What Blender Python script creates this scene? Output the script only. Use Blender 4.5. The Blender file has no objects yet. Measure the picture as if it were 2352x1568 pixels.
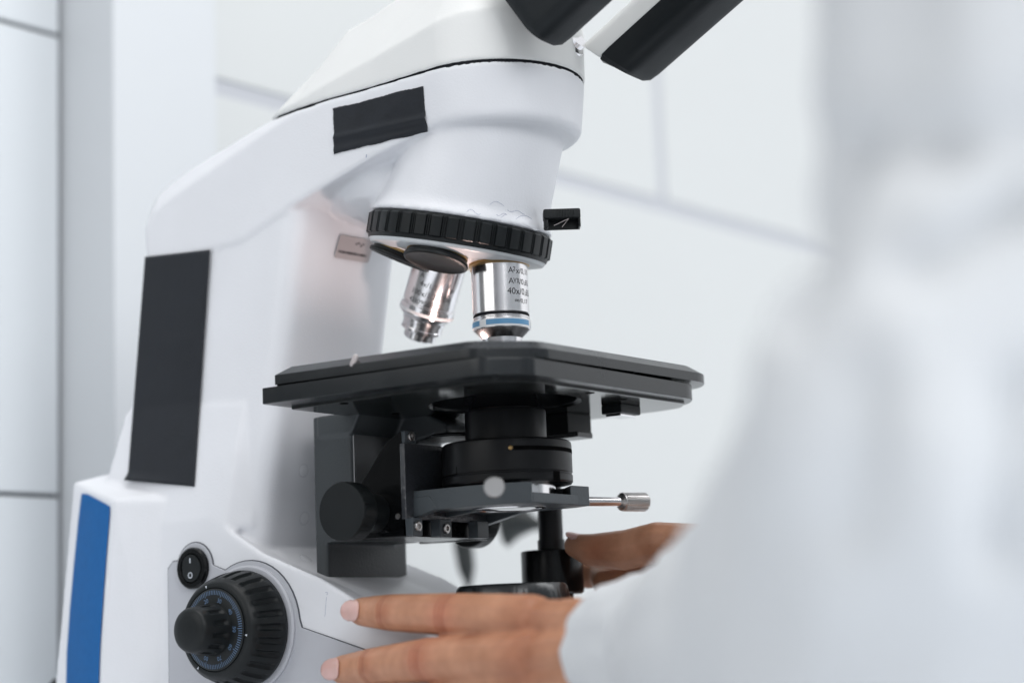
import bpy, bmesh, math, random
from mathutils import Vector, Matrix, noise
random.seed(7)
S = 0.001                                   # everything below is laid out in millimetres
scene = bpy.context.scene
COL = scene.collection
pi = math.pi

# ------------------------------------------------------------------ camera model
W_, H_, F_ = 2352., 1568., 4200.
AZ, PT, RO = math.radians(35), math.radians(9.3), math.radians(2.3)
fw = Vector((-math.sin(AZ)*math.cos(PT), math.cos(AZ)*math.cos(PT), math.sin(PT)))
r0 = fw.cross(Vector((0, 0, 1))).normalized(); u0 = r0.cross(fw)
cr = r0*math.cos(RO) - u0*math.sin(RO); cu = u0*math.cos(RO) + r0*math.sin(RO)
def ray(x, y): return fw + cr*((x - W_/2)/F_) + cu*((H_/2 - y)/F_)
CAM = Vector((0, 0, 200)) - ray(1150, 690)*763
def un(x, y, ax, val):
    d = ray(x, y); return CAM + d*((val - CAM[ax])/d[ax])
def at(x, y, depth): return CAM + ray(x, y)*depth
def depth_of(p): return (Vector(p) - CAM).dot(fw)

# ------------------------------------------------------------------ materials
def mat(name, col, rough=0.5, metal=0.0, bump=0.0, bscale=400.0, var=0.0, vscale=25.0, rvar=0.0, spec=0.5, coat=0.0, sss=0.0):
    m = bpy.data.materials.new(name); m.use_nodes = True
    nt = m.node_tree; b = nt.nodes['Principled BSDF']; L = nt.links
    b.inputs['Base Color'].default_value = (*col, 1); b.inputs['Roughness'].default_value = rough
    b.inputs['Metallic'].default_value = metal; b.inputs['Specular IOR Level'].default_value = spec
    b.inputs['Coat Weight'].default_value = coat
    if sss:
        b.inputs['Subsurface Weight'].default_value = sss
        b.inputs['Subsurface Radius'].default_value = (0.004, 0.0016, 0.0008); b.inputs['Subsurface Scale'].default_value = 1.0
    tc = nt.nodes.new('ShaderNodeTexCoord')
    if var or rvar:
        n = nt.nodes.new('ShaderNodeTexNoise'); n.inputs['Scale'].default_value = vscale; n.inputs['Detail'].default_value = 6
        L.new(tc.outputs['Object'], n.inputs['Vector'])
    if var:
        mr = nt.nodes.new('ShaderNodeMapRange'); mr.inputs[1].default_value = .3; mr.inputs[2].default_value = .7
        mr.inputs[3].default_value = 1-var; mr.inputs[4].default_value = 1+var
        L.new(n.outputs['Fac'], mr.inputs[0])
        mx = nt.nodes.new('ShaderNodeVectorMath'); mx.operation = 'SCALE'; mx.inputs[0].default_value = col
        L.new(mr.outputs[0], mx.inputs['Scale']); L.new(mx.outputs[0], b.inputs['Base Color'])
    if rvar:
        mr2 = nt.nodes.new('ShaderNodeMapRange'); mr2.inputs[1].default_value = .3; mr2.inputs[2].default_value = .7
        mr2.inputs[3].default_value = max(0, rough-rvar); mr2.inputs[4].default_value = min(1, rough+rvar)
        L.new(n.outputs['Fac'], mr2.inputs[0]); L.new(mr2.outputs[0], b.inputs['Roughness'])
    if bump:
        n2 = nt.nodes.new('ShaderNodeTexNoise'); n2.inputs['Scale'].default_value = bscale; n2.inputs['Detail'].default_value = 2
        L.new(tc.outputs['Object'], n2.inputs['Vector'])
        bp = nt.nodes.new('ShaderNodeBump'); bp.inputs['Strength'].default_value = bump; bp.inputs['Distance'].default_value = 0.0004
        L.new(n2.outputs['Fac'], bp.inputs['Height']); L.new(bp.outputs[0], b.inputs['Normal'])
    return m
M = dict(
    white=mat('white_enamel', (.715, .725, .755), .36, bump=.2, bscale=1200, var=.022, vscale=22),
    head=mat('warm_white_plastic', (.74, .745, .735), .42, bump=.12, bscale=1300, var=.01),
    panel=mat('light_grey_panel', (.45, .46, .495), .4, bump=.15, bscale=1200, var=.02),
    ring=mat('grey_nosepiece', (.62, .64, .66), .35, bump=.1, bscale=900),
    black=mat('satin_black', (.007, .009, .010), .42, spec=.28, bump=.10, bscale=1500, rvar=.06, vscale=60),
    gloss=mat('gloss_black', (.003, .0035, .004), .22, spec=.25, rvar=.06, vscale=80),
    rubber=mat('rubber_black', (.008, .0108, .013), .5, spec=.25, bump=.2, bscale=1600, rvar=.05, vscale=50),
    anod=mat('anodised_black', (.0055, .006, .007), .36, metal=.0, spec=.25, bump=.06, bscale=2500, rvar=.05, vscale=120),
    stage=mat('stage_black', (.009, .0115, .0135), .24, bump=.06, bscale=2600, rvar=.04, vscale=90, spec=.60),
    under=mat('stage_underside', (.010, .012, .012), .10, spec=.5, rvar=.02, vscale=90),
    pillar=mat('pillar_white', (.575, .595, .615), .4, var=.01, vscale=3),
    postlit=mat('post_lit_grey', (.26, .265, .275), .45, metal=.85, bump=.1, bscale=1200),
    post=mat('post_grey_black', (.048, .055, .060), .36, bump=.35, bscale=900, spec=.4),
    tex=mat('wrinkle_black', (.034, .038, .045), .34, bump=1.0, bscale=520, spec=1.0),
    carrier=mat('carrier_grey', (.055, .067, .076), .42, bump=.2, bscale=900),
    void=mat('void_black', (.002, .002, .002), .9, spec=.05),
    soft=mat('soft_seam', (.10, .105, .12), .8, spec=.1),
    slot=mat('seam_dark', (.012, .013, .016), .8, spec=.1),
    chrome=mat('satin_chrome', (.80, .79, .80), .17, metal=1, rvar=.05, vscale=90),
    steel=mat('brushed_steel', (.50, .49, .48), .34, metal=1, rvar=.06, vscale=200),
    bluepaint=mat('blue_band', (.10, .28, .48), .4),
    whiteband=mat('white_band', (.72, .74, .76), .4),
    blue=mat('blue_inlay', (.008, .110, .33), .6, spec=.15, bump=.25, bscale=1800, var=.05, vscale=300),
    tape=mat('black_tape', (.011, .0135, .0185), .5, spec=.3, bump=.15, bscale=700, var=.12, vscale=120, rvar=.08),
    label=mat('silver_label', (.42, .38, .38), .5, var=.05),
    engrave=mat('engraving_ink', (.006, .006, .008), .6),
    scale=mat('scale_blue', (.105, .18, .31), .5),
    mark=mat('mark_white', (.62, .66, .72), .5),
    brass=mat('brass_ring', (.40, .27, .12), .35, metal=1),
    lens=mat('lens_glass', (.05, .035, .05), .12, spec=.9, coat=.5),
    pen=mat('ink_scribble', (.10, .14, .30), .7),
    wall=mat('cabinet_white', (.565, .58, .578), .35, var=.01, vscale=3),
    wallb=mat('cabinet_blue_white', (.625, .655, .68), .3, var=.012, vscale=3),
    gap=mat('joint_grey', (.455, .468, .50), .6),
    gapdark=mat('joint_dark', (.03, .032, .04), .7),
    table=mat('table_white', (.78, .81, .85), .3, var=.01, vscale=6),
    dark=mat('dark_cable', (.012, .016, .016), .5),
    nail=mat('nail_pink', (.66, .40, .36), .3, var=.06, vscale=160, coat=.25, sss=.15),
)
# coat cloth
cm = mat('coat_cloth', (.655, .672, .688), .85, spec=.15, bump=.3, bscale=1500, var=.03, vscale=14); M['coat'] = cm
# skin, with per-vertex tone
sk = bpy.data.materials.new('skin'); sk.use_nodes = True
nt = sk.node_tree; b = nt.nodes['Principled BSDF']; L = nt.links
va = nt.nodes.new('ShaderNodeAttribute'); va.attribute_name = 'tone'
tc = nt.nodes.new('ShaderNodeTexCoord')
n = nt.nodes.new('ShaderNodeTexNoise'); n.inputs['Scale'].default_value = 130; n.inputs['Detail'].default_value = 8
L.new(tc.outputs['Object'], n.inputs['Vector'])
rmp = nt.nodes.new('ShaderNodeValToRGB')
rmp.color_ramp.elements[0].position = .3; rmp.color_ramp.elements[0].color = (.415, .196, .112, 1)
rmp.color_ramp.elements[1].position = .7; rmp.color_ramp.elements[1].color = (.54, .272, .165, 1)
L.new(n.outputs['Fac'], rmp.inputs['Fac'])
mul = nt.nodes.new('ShaderNodeMix'); mul.data_type = 'RGBA'; mul.blend_type = 'MULTIPLY'; mul.inputs[0].default_value = 1
L.new(rmp.outputs['Color'], mul.inputs[6]); L.new(va.outputs['Color'], mul.inputs[7]); L.new(mul.outputs[2], b.inputs['Base Color'])
b.inputs['Roughness'].default_value = .48; b.inputs['Specular IOR Level'].default_value = .4
b.inputs['Subsurface Weight'].default_value = .12; b.inputs['Subsurface Radius'].default_value = (.004, .0015, .0008); b.inputs['Subsurface Scale'].default_value = .8
vo = nt.nodes.new('ShaderNodeTexVoronoi'); vo.inputs['Scale'].default_value = 900
L.new(tc.outputs['Object'], vo.inputs['Vector'])
bp = nt.nodes.new('ShaderNodeBump'); bp.inputs['Strength'].default_value = .16; bp.inputs['Distance'].default_value = .0004
L.new(vo.outputs['Distance'], bp.inputs['Height']); L.new(bp.outputs[0], b.inputs['Normal'])
M['skin'] = sk

# ------------------------------------------------------------------ mesh helpers
def link(name, me, material, parent=None):
    o = bpy.data.objects.new(name, me); COL.objects.link(o)
    if material is not None: me.materials.clear(); me.materials.append(material)
    if parent is not None:
        o.parent = parent; o.matrix_parent_inverse = Matrix.Translation(-parent.location)
    return o
def weighted(o):
    wn = o.modifiers.new('wn', 'WEIGHTED_NORMAL'); wn.keep_sharp = True; wn.weight = 80
def finish(bm, name, material, parent=None, bevel=0.0, seg=2, sharp=32, smooth=True):
    """bm is in millimetres"""
    bmesh.ops.scale(bm, vec=(S, S, S), verts=bm.verts)
    bmesh.ops.recalc_face_normals(bm, faces=bm.faces)
    if bevel:
        es = [e for e in bm.edges if len(e.link_faces) == 2 and e.calc_face_angle(0) > math.radians(sharp)]
        bmesh.ops.bevel(bm, geom=es, offset=bevel*S, segments=seg, profile=.5, affect='EDGES', clamp_overlap=True)
    for f in bm.faces: f.smooth = smooth
    for e in bm.edges:
        if len(e.link_faces) == 2: e.smooth = e.calc_face_angle(0) < math.radians(sharp if not bevel else 40)
    me = bpy.data.meshes.new(name); bm.to_mesh(me); bm.free()
    o = link(name, me, material, parent)
    if bevel: weighted(o)
    return o
def B(): return bmesh.new()
def poly(bm, pts, fn0, fn1):
    """closed prism from 2-D points; fn0/fn1 map a point to each end"""
    a = [bm.verts.new(fn0(p)) for p in pts]; c = [bm.verts.new(fn1(p)) for p in pts]
    n_ = len(pts); bm.faces.new(a); bm.faces.new(c[::-1])
    for i in range(n_): bm.faces.new((a[i], c[i], c[(i+1) % n_], a[(i+1) % n_]))
def prism_z(bm, pts, z0, z1): poly(bm, pts, lambda p: (p[0], p[1], z0), lambda p: (p[0], p[1], z1))
def prism_y(bm, pts, y0, y1): poly(bm, pts, lambda p: (p[0], y0, p[1]), lambda p: (p[0], y1, p[1]))
def box(bm, x0, x1, y0, y1, z0, z1): prism_z(bm, [(x0, y0), (x1, y0), (x1, y1), (x0, y1)], z0, z1)
def frame_to(axis, side=None):
    w = Vector(axis).normalized()
    s = Vector(side) if side is not None else (Vector((0, 0, 1)) if abs(w.z) < .9 else Vector((1, 0, 0)))
    uu = (s - w*s.dot(w)).normalized(); vv = w.cross(uu)
    return uu, vv, w
def lathe(bm, prof, org=(0, 0, 0), axis=(0, 0, 1), n_=64, rfun=None, side=None, cap=True):
    """prof: list of (r, h) along the axis"""
    uu, vv, w = frame_to(axis, side); org = Vector(org); rings = []
    for (r, h) in prof:
        ring = []
        if r < 1e-4: ring = [bm.verts.new(org + w*h)]
        else:
            for i in range(n_):
                a = 2*pi*i/n_; rr = r if rfun is None else rfun(r, h, a)
                ring.append(bm.verts.new(org + w*h + (uu*math.cos(a) + vv*math.sin(a))*rr))
        rings.append(ring)
    for A, C in zip(rings, rings[1:]):
        if len(A) == 1 and len(C) == 1: continue
        for i in range(n_):
            j = (i+1) % n_
            if len(A) == 1: bm.faces.new((A[0], C[j], C[i]))
            elif len(C) == 1: bm.faces.new((A[i], A[j], C[0]))
            else: bm.faces.new((A[i], A[j], C[j], C[i]))
    if cap:
        if len(rings[0]) > 1: bm.faces.new(rings[0][::-1])
        if len(rings[-1]) > 1: bm.faces.new(rings[-1])
def hull(bm, pts):
    vs = [bm.verts.new(p) for p in pts]
    g = bmesh.ops.convex_hull(bm, input=vs)
    bad = set(g['geom_interior']) | set(g['geom_unused'])
    bmesh.ops.delete(bm, geom=[x for x in bad if isinstance(x, bmesh.types.BMVert)], context='VERTS')
_ico = bmesh.new(); bmesh.ops.create_icosphere(_ico, subdivisions=2, radius=1); ICO = [v.co.copy() for v in _ico.verts]; _ico.free()
def capsule(bm, p, rp, q, rq):
    p, q = Vector(p), Vector(q)
    hull(bm, [p + c*rp for c in ICO] + [q + c*rq for c in ICO])
def ellips(bm, c, r): hull(bm, [Vector(c) + Vector((a.x*r[0], a.y*r[1], a.z*r[2])) for a in ICO])
def rounded_rect(x0, x1, y0, y1, r, k=5):
    out = []
    for cx, cy, a0 in ((x1-r, y1-r, 0), (x0+r, y1-r, 90), (x0+r, y0+r, 180), (x1-r, y0+r, 270)):
        for i in range(k+1):
            a = math.radians(a0 + 90*i/k); out.append((cx + r*math.cos(a), cy + r*math.sin(a)))
    return out
def round_poly(pts, r, k=5):
    out = []; n_ = len(pts)
    for i in range(n_):
        p0, p, p1 = Vector(pts[i-1]), Vector(pts[i]), Vector(pts[(i+1) % n_])
        rr = r[i] if isinstance(r, (list, tuple)) else r
        if rr <= 0: out.append(tuple(p)); continue
        a = p + (p0-p).normalized()*rr; c = p + (p1-p).normalized()*rr
        for t in range(k+1):
            t /= k; out.append(tuple(a*(1-t)**2 + p*2*t*(1-t) + c*t*t))
    return out
def fuse(bm, name, material, parent, voxel, smooth_it=6, fac=.5, keep_mm=None):
    """melt overlapping closed pieces into one continuous surface"""
    bmesh.ops.recalc_face_normals(bm, faces=bm.faces)
    me = bpy.data.meshes.new('tmp'); bm.to_mesh(me); bm.free()
    o = bpy.data.objects.new('tmp', me); COL.objects.link(o)
    md = o.modifiers.new('r', 'REMESH'); md.mode = 'VOXEL'; md.voxel_size = voxel
    if smooth_it:
        sm = o.modifiers.new('s', 'SMOOTH'); sm.factor = fac; sm.iterations = smooth_it
    dg = bpy.context.evaluated_depsgraph_get(); dg.update()
    out = bpy.data.meshes.new_from_object(o.evaluated_get(dg))
    bpy.data.objects.remove(o); bpy.data.meshes.remove(me)
    out.name = name
    if keep_mm: keep_mm(out)
    for v in out.vertices: v.co *= S
    for p in out.polygons: p.use_smooth = True
    return link(name, out, material, parent)
def boolean(o, cut_bm):
    bmesh.ops.scale(cut_bm, vec=(S, S, S), verts=cut_bm.verts)
    bmesh.ops.recalc_face_normals(cut_bm, faces=cut_bm.faces)
    me = bpy.data.meshes.new('cut'); cut_bm.to_mesh(me); cut_bm.free()
    c = bpy.data.objects.new('cut', me); COL.objects.link(c); o.modifiers.clear()
    md = o.modifiers.new('b', 'BOOLEAN'); md.operation = 'DIFFERENCE'; md.solver = 'EXACT'; md.object = c
    dg = bpy.context.evaluated_depsgraph_get(); dg.update()
    new = bpy.data.meshes.new_from_object(o.evaluated_get(dg))
    o.modifiers.clear(); old = o.data; o.data = new; new.name = o.name
    bpy.data.objects.remove(c); bpy.data.meshes.remove(me); bpy.data.meshes.remove(old)
    bm = bmesh.new(); bm.from_mesh(new)
    for e in bm.edges:
        if len(e.link_faces) == 2: e.smooth = e.calc_face_angle(0) < math.radians(35)
    for f in bm.faces: f.smooth = True
    bm.to_mesh(new); bm.free(); weighted(o)
def text_verts(s, size, align='LEFT'):
    cu_ = bpy.data.curves.new('t', 'FONT'); cu_.body = s; cu_.size = size; cu_.align_x = align; cu_.resolution_u = 3
    o = bpy.data.objects.new('t', cu_); COL.objects.link(o)
    dg = bpy.context.evaluated_depsgraph_get(); dg.update()
    me = bpy.data.meshes.new_from_object(o.evaluated_get(dg))
    vs = [(v.co.x, v.co.y) for v in me.vertices]; fs = [tuple(p.vertices) for p in me.polygons]
    bpy.data.objects.remove(o); bpy.data.curves.remove(cu_); bpy.data.meshes.remove(me)
    return vs, fs
def add_text(bm, s, size, fn, align='LEFT'):
    vs, fs = text_verts(s, size, align)
    bv = [bm.verts.new(fn(x, y)) for x, y in vs]
    for f in fs:
        try: bm.faces.new([bv[i] for i in f])
        except ValueError: pass
def tube(bm, pts, rad, n_=10):
    pts = [Vector(p) for p in pts]; prev = None; rings = []
    for i, p in enumerate(pts):
        t = (pts[min(i+1, len(pts)-1)] - pts[max(i-1, 0)]).normalized()
        if prev is None: uu, vv, _ = frame_to(t)
        else: uu = (prev - t*prev.dot(t)).normalized(); vv = t.cross(uu)
        prev = uu; r = rad[i] if isinstance(rad, (list, tuple)) else rad
        rings.append([bm.verts.new(p + (uu*math.cos(2*pi*k/n_) + vv*math.sin(2*pi*k/n_))*r) for k in range(n_)])
    for A, C in zip(rings, rings[1:]):
        for k in range(n_): bm.faces.new((A[k], A[(k+1) % n_], C[(k+1) % n_], C[k]))
    bm.faces.new(rings[0][::-1]); bm.faces.new(rings[-1])
def empty(name, loc): 
    o = bpy.data.objects.new(name, None); COL.objects.link(o); o.location = Vector(loc)*S; o.empty_display_size = .02
    return o
def tag(o, label, cat, group=None):
    o['label'] = label; o['category'] = cat
    if group: o['group'] = group
def lab(o, label): o['label'] = label; return o

# ================================================================== MICROSCOPE
mic = empty('microscope', (0, 0, 0))
tag(mic, 'white upright laboratory microscope with black stage, chrome objectives and black tape on its arm', 'microscope')

# ---- stand: base, column and arm melt into one casting
bm = B()
# column, leaning forward
def col_sec(z, xb, xf, hw, r=9):
    return [(x, y, z) for x, y in rounded_rect(xb, xf, -hw, hw, r)]
hull(bm, col_sec(100, -203, -106, 36.5) + col_sec(262, -169.5, -76, 35.5))
# arm: side outline at Y = +-36 and raised crown at +-28
armA = [(-171, 235), (-172.5, 253), (-166.8, 260), (-157.7, 264), (-133, 272.3), (-91.4, 286), (-77, 290.2), (-60, 291.6), (0, 291.6),
        (0, 270), (-4.5, 268.4), (-37, 261.5), (-69, 252), (-90, 246), (-112, 238)]
armB = [(-176, 235), (-180.3, 255), (-175.8, 265.3), (-170.6, 270.9), (-150.8, 278.8), (-126.5, 285.1), (-101.8, 291.4), (-60, 291.6), (0, 291.6),
        (0, 270), (-4.5, 268.4), (-37, 261.5), (-69, 252), (-90, 246), (-112, 238)]
rows = [[bm.verts.new((x, y, z)) for x, z in P] for P, y in ((armA, -36.5), (armB, -29), (armB, 29), (armA, 36.5))]
for R0, R1 in zip(rows, rows[1:]):
    for i in range(len(armA)): bm.faces.new((R0[i], R1[i], R1[(i+1) % len(armA)], R0[(i+1) % len(armA)]))
bm.faces.new(rows[0]); bm.faces.new(rows[-1][::-1])
# rounded front of the arm
def ringz(r, z): return [(r*math.cos(i*pi/48), r*math.sin(i*pi/48), z) for i in range(96)]
hull(bm, ringz(34.5, 267.6) + ringz(37.0, 270) + ringz(39.2, 291.6) + [(-46, s_*36.3, z) for s_ in (-1, 1) for z in (268, 291.6)])
# nosepiece housing, flaring down to the tilted ring
TT = math.radians(13.5)
tu = Vector((math.cos(TT), 0, -math.sin(TT))); ta = Vector((-math.sin(TT), 0, -math.cos(TT)))
TB0 = Vector((0, 0, 215)); TC = TB0 - tu*23.2
def tring(h, r, n_=64): return [TC - ta*h + (tu*math.cos(2*pi*i/n_) + Vector((0, 1, 0))*math.sin(2*pi*i/n_))*r for i in range(n_)]
hull(bm, tring(15.7, 38.9) + tring(17.4, 38.9) + tring(19.4, 37.0))
hull(bm, tring(18.4, 37.6) + tring(25, 34.8))
hull(bm, tring(18, 36.3) + tring(25, 34.8) + [(-3 + 33.5*math.cos(2*pi*i/48), 33.5*math.sin(2*pi*i/48), 274) for i in range(48)])
ellips(bm, (-52, 0, 258), (38, 30, 19))
# base
ridge = [(-210, 118), (-128, 118), (-97, 100.4), (-66, 88.6), (-42, 76), (0, 59), (60, 50), (95, 46), (95, 8), (-210, 8)]
crown = [(-210, 118), (-122, 116.5), (-97, 96.5), (-66, 84.5), (-42, 73), (0, 58), (60, 50), (95, 48), (95, 8), (-210, 8)]
rows = [[bm.verts.new((x, y, z)) for x, z in P] for P, y in ((ridge, -42.5), (crown, -26), (crown, 26), (ridge, 42.5))]
nR = len(ridge)
for R0, R1 in zip(rows, rows[1:]):
    for i in range(nR): bm.faces.new((R0[i], R1[i], R1[(i+1) % nR], R0[(i+1) % nR]))
bm.faces.new(rows[0]); bm.faces.new(rows[-1][::-1])
# blend between base side and column
hull(bm, [(x, s*y, z) for s in (-1, 1) for x, y, z in ((-203, 42.5, 115), (-127, 42.5, 116.5), (-120, 42.5, 112), (-186, 36.6, 170), (-112, 36.6, 166), (-108, 36.6, 112))])
# rear bulge with sloping shoulder
bul = []
for s in (-1, 1):
    bul += [(-156, s*42, 127.5), (-178, s*51, 128.5), (-216, s*41, 140), (-150, s*36, 131), (-185, s*35.5, 139), (-200, s*34, 143),
            (-157, s*42, 8), (-192, s*51, 8), (-234, s*41, 8)]
hull(bm, bul)
stand = fuse(bm, 'stand', M['white'], mic, 1.05, 8)

# seam between arm and head
bm = B()
def d_outline(r, xt, hw, n_=40):
    o_ = [(r*math.sin(a), -r*math.cos(a)) for a in [pi*i/n_ for i in range(n_+1)]]
    t_ = [(-36, hw), (-62, hw*.985), (-80, hw*.935), (-94, hw*.86), (-101, hw*.74), (xt, hw*.35)]
    return o_ + t_ + [(x, -y) for x, y in t_[::-1]]
prism_z(bm, d_outline(38.7, -98, 35.7), 289.6, 292.2)
finish(bm, 'seam', M['slot'], mic)
# ---- head (tube carrier)
bm = B()
n_ = 40
base_o = d_outline(39.4, -105, 36.6, n_)
N0 = len(base_o)
def head_h(x):      # height of the near side's upper edge
    for (x0, z0), (x1, z1) in zip(hp, hp[1:]):
        if x <= x1: return z0 + (z1-z0)*(x-x0)/(x1-x0)
    return hp[-1][1]
hp = [(-114, 293.0), (-88, 293.8), (-60, 298.5), (-14, 308.5), (13, 312.5), (39, 313.5)]
hq = [(-114, 294.0), (-105, 297.5), (-90, 307), (-79, 315), (-60, 328), (-40, 333.0), (10, 337), (39, 337)]
def head_q(x):
    for (x0, z0), (x1, z1) in zip(hq, hq[1:]):
        if x <= x1: return z0 + (z1-z0)*(x-x0)/(x1-x0)
    return hq[-1][1]
ringA = [bm.verts.new((x, y, 291.9)) for x, y in base_o]
ringB = [bm.verts.new((x, y, head_h(x))) for x, y in [(a*1.012, c*1.0) for a, c in base_o]]
ringC = [bm.verts.new((x*.97, y*.60, head_q(x))) for x, y in base_o]
for A, C in ((ringA, ringB), (ringB, ringC)):
    for i in range(N0): bm.faces.new((A[i], A[(i+1) % N0], C[(i+1) % N0], C[i]))
bm.faces.new(ringA[::-1]); bm.faces.new(ringC)
fuse(bm, 'tube_head', M['head'], mic, 0.9, 4)

# ---- binocular tubes
for s in (-1, 1):
    yc = s*30 + (2 if s < 0 else 0)
    e = math.radians(28.5); ax = Vector((math.cos(e), 0, math.sin(e))); dn = Vector((math.sin(e), 0, -math.cos(e)))
    P0 = Vector((47.5, yc, 292.0)) if s < 0 else Vector((53.0, yc, 290.0))     # lowest corner of the end
    def tp(a, w_, h): return P0 + ax*a + Vector((0, w_, 0)) - dn*h
    hw = 10.5 if s < 0 else 12.0; tall = 30.0 if s < 0 else 14.5; sl = .12 if s < 0 else .40
    # black lower shell, U-shaped section with slanted, rounded end
    sec = round_poly([(-hw, tall), (-hw, 0), (hw, 0), (hw, tall)], [0, 7, 7, 0], 6)
    bm = B()
    rings = []
    for a_, k_, lift in ((0, .50, 4.5), (1.0, .80, 1.7), (3.5, .96, .3), (8, 1, 0), (130, 1.06, 0)):
        rings.append([bm.verts.new(tp(a_ - (max(h, 0)*sl*(1 if s > 0 else 1.9 - .9*min(1, h/30)) if a_ < 100 else 0), w_*k_, lift + h*(tall-lift)/tall)) for w_, h in sec])
    for A, C in zip(rings, rings[1:]):
        for i in range(len(sec)): bm.faces.new((A[i], A[(i+1) % len(sec)], C[(i+1) % len(sec)], C[i]))
    bm.faces.new(rings[0][::-1]); bm.faces.new(rings[-1])
    et = finish(bm, 'eyepiece_tube', M['rubber'], mic, sharp=30)
    bm = B()
    sec2 = round_poly([(-hw+.2, tall-.1), (hw-.2, tall-.1), (hw-2, tall+13), (-hw+2, tall+13)], [0, 0, 6, 6], 5)
    rings = [[bm.verts.new(tp(a_ - h*sl, w_*k_, h)) for w_, h in sec2] for a_, k_ in ((1.5, 1), (130, 1.06))]
    for i in range(len(sec2)): bm.faces.new((rings[0][i], rings[0][(i+1) % len(sec2)], rings[1][(i+1) % len(sec2)], rings[1][i]))
    bm.faces.new(rings[0][::-1]); bm.faces.new(rings[1])
    finish(bm, 'tube_cover', M['head'], et, bevel=.8)
# steel pivot under the tubes
bm = B(); lathe(bm, [(6, 0), (6, 8), (7, 8.6), (7, 12), (5.5, 13), (5.5, 15)], (25.5, 8, 300.5), (.87, 0, .48), 40)
finish(bm, 'tube_pivot', M['chrome'], mic)

# ---- revolving nosepiece
bm = B()
lathe(bm, [(38.2, 4.2), (38.6, 5.2), (38.6, 15.0), (38.0, 15.6)], TC, -ta, 128, side=tu)
lp = [(37, 5.2), (39.5, 5.2)]
NR = 36
def rr_(r, h, a):
    t = (a*NR/(2*pi)) % 1.0
    return r if t < .64 else (r - 1.1 if (.67 < t < .72 or .79 < t < .85 or .92 < t < .97) else r - .4)
lathe(bm, [(38.4, 5.6), (39.6, 6.3), (39.6, 14.2), (38.6, 14.9)], TC, -ta, 36*44, rfun=rr_, side=tu)
finish(bm, 'nosepiece_ring', M['black'], mic, sharp=25)
bm = B()   # pale conical underside carrying five threaded seats
hull(bm, tring(4.9, 38.4) + tring(2.6, 37.2) + tring(.8, 30))
for k in range(5):
    ph = 2*pi*k/5; o_ = tu*math.cos(ph) + Vector((0, 1, 0))*math.sin(ph); d = ta*math.cos(TT) + o_*math.sin(TT)
    c = TC + o_*23.2
    uu, vv, w = frame_to(d)
    hull(bm, [c - d*4 + (uu*math.cos(i*.2618) + vv*math.sin(i*.2618))*15 for i in range(24)] + [c - d*.4 + (uu*math.cos(i*.2618) + vv*math.sin(i*.2618))*13.2 for i in range(24)])
fuse(bm, 'nosepiece_plate', M['ring'], mic, .55, 3)
def seat(k):
    ph = 2*pi*k/5; o_ = tu*math.cos(ph) + Vector((0, 1, 0))*math.sin(ph); d = ta*math.cos(TT) + o_*math.sin(TT)
    return TC + o_*23.2, d
for k in range(5):
    c, d = seat(k)
    bm = B(); lathe(bm, [(12.9, -.6), (12.9, .5), (12.2, .8)], c, d, 48); finish(bm, 'seat_ring', M['brass'], mic)
def cyl_text(bm, lines, org, axis, r, ang, facing):
    """facing: horizontal direction of angle 0; text runs clockwise seen from above; line = (text, size, distance along the axis)"""
    w = Vector(axis).normalized(); f0 = Vector(facing); f0 = (f0 - w*f0.dot(w)).normalized(); rt = f0.cross(w).normalized()
    rt = -rt if rt.dot(cr) < 0 else rt
    for s, size, h, off in lines:
        def fn(x, y):
            a = ang + (x+off)/r
            return Vector(org) + w*(h - y) + (f0*math.cos(a) + rt*math.sin(a))*(r + .05)
        add_text(bm, s, size, fn)
toCam = Vector((CAM.x, CAM.y, 0)).normalized()
def objective(c, d, kind):
    if kind == 40:
        body = [(11.5, .4), (11.9, 1.2), (11.9, 21.2), (11.5, 21.6), (11.5, 22.4), (11.9, 22.8), (11.9, 23.2), (11.4, 23.4), (11.4, 23.7), (12.1, 24.0), (12.1, 27.7), (11.9, 28.1), (8.4, 31.4), (8.2, 35), (7.6, 36.4), (5.2, 40.2), (3.2, 40.6), (0, 40.6)]
    else:
        body = [(11.3, .4), (11.8, 1.2), (11.8, 19.0), (11.4, 19.4), (11.4, 19.9), (12.2, 20.3), (12.2, 24.0), (9.6, 26.6), (9.6, 27.8), (9.0, 28.2), (9.0, 30.4), (9.3, 30.7), (9.3, 31.8), (7.2, 33.0), (7.2, 35.4), (6.6, 36.0), (4, 36.4), (0, 36.4)]
    bm = B(); lathe(bm, body, c, d, 96)
    o = finish(bm, 'objective', M['chrome'], mic, sharp=20)
    return o
c, d = seat(0)
ob40 = lab(objective(c, d, 40), 'chrome objective with a blue band, pointing straight down at the stage')
bm = B(); lathe(bm, [(12.16, 24.3), (12.16, 27.5)], c, d, 96, cap=False); finish(bm, 'white_band', M['whiteband'], ob40)
w = Vector(d); f0 = toCam; f0 = (f0 - w*f0.dot(w)).normalized(); rt = f0.cross(w).normalized(); rt = -rt if rt.dot(cr) < 0 else rt
bm = B()
for a0, a1 in ((-.55, 1.18), (-1.6, -.84), (1.5, 4.4)):
    vs = []
    for i in range(33):
        a = a0 + (a1-a0)*i/32
        vs.append([bm.verts.new(c + w*h + (f0*math.cos(a) + rt*math.sin(a))*12.22) for h in (24.7, 26.8)])
    for p, q in zip(vs, vs[1:]): bm.faces.new((p[0], q[0], q[1], p[1]))
finish(bm, 'blue_band', M['bluepaint'], ob40)
bm = B(); lathe(bm, [(11.7, 21.55), (11.7, 22.45)], c, d, 96, cap=False); finish(bm, 'groove', M['slot'], ob40)
bm = B()
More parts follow.
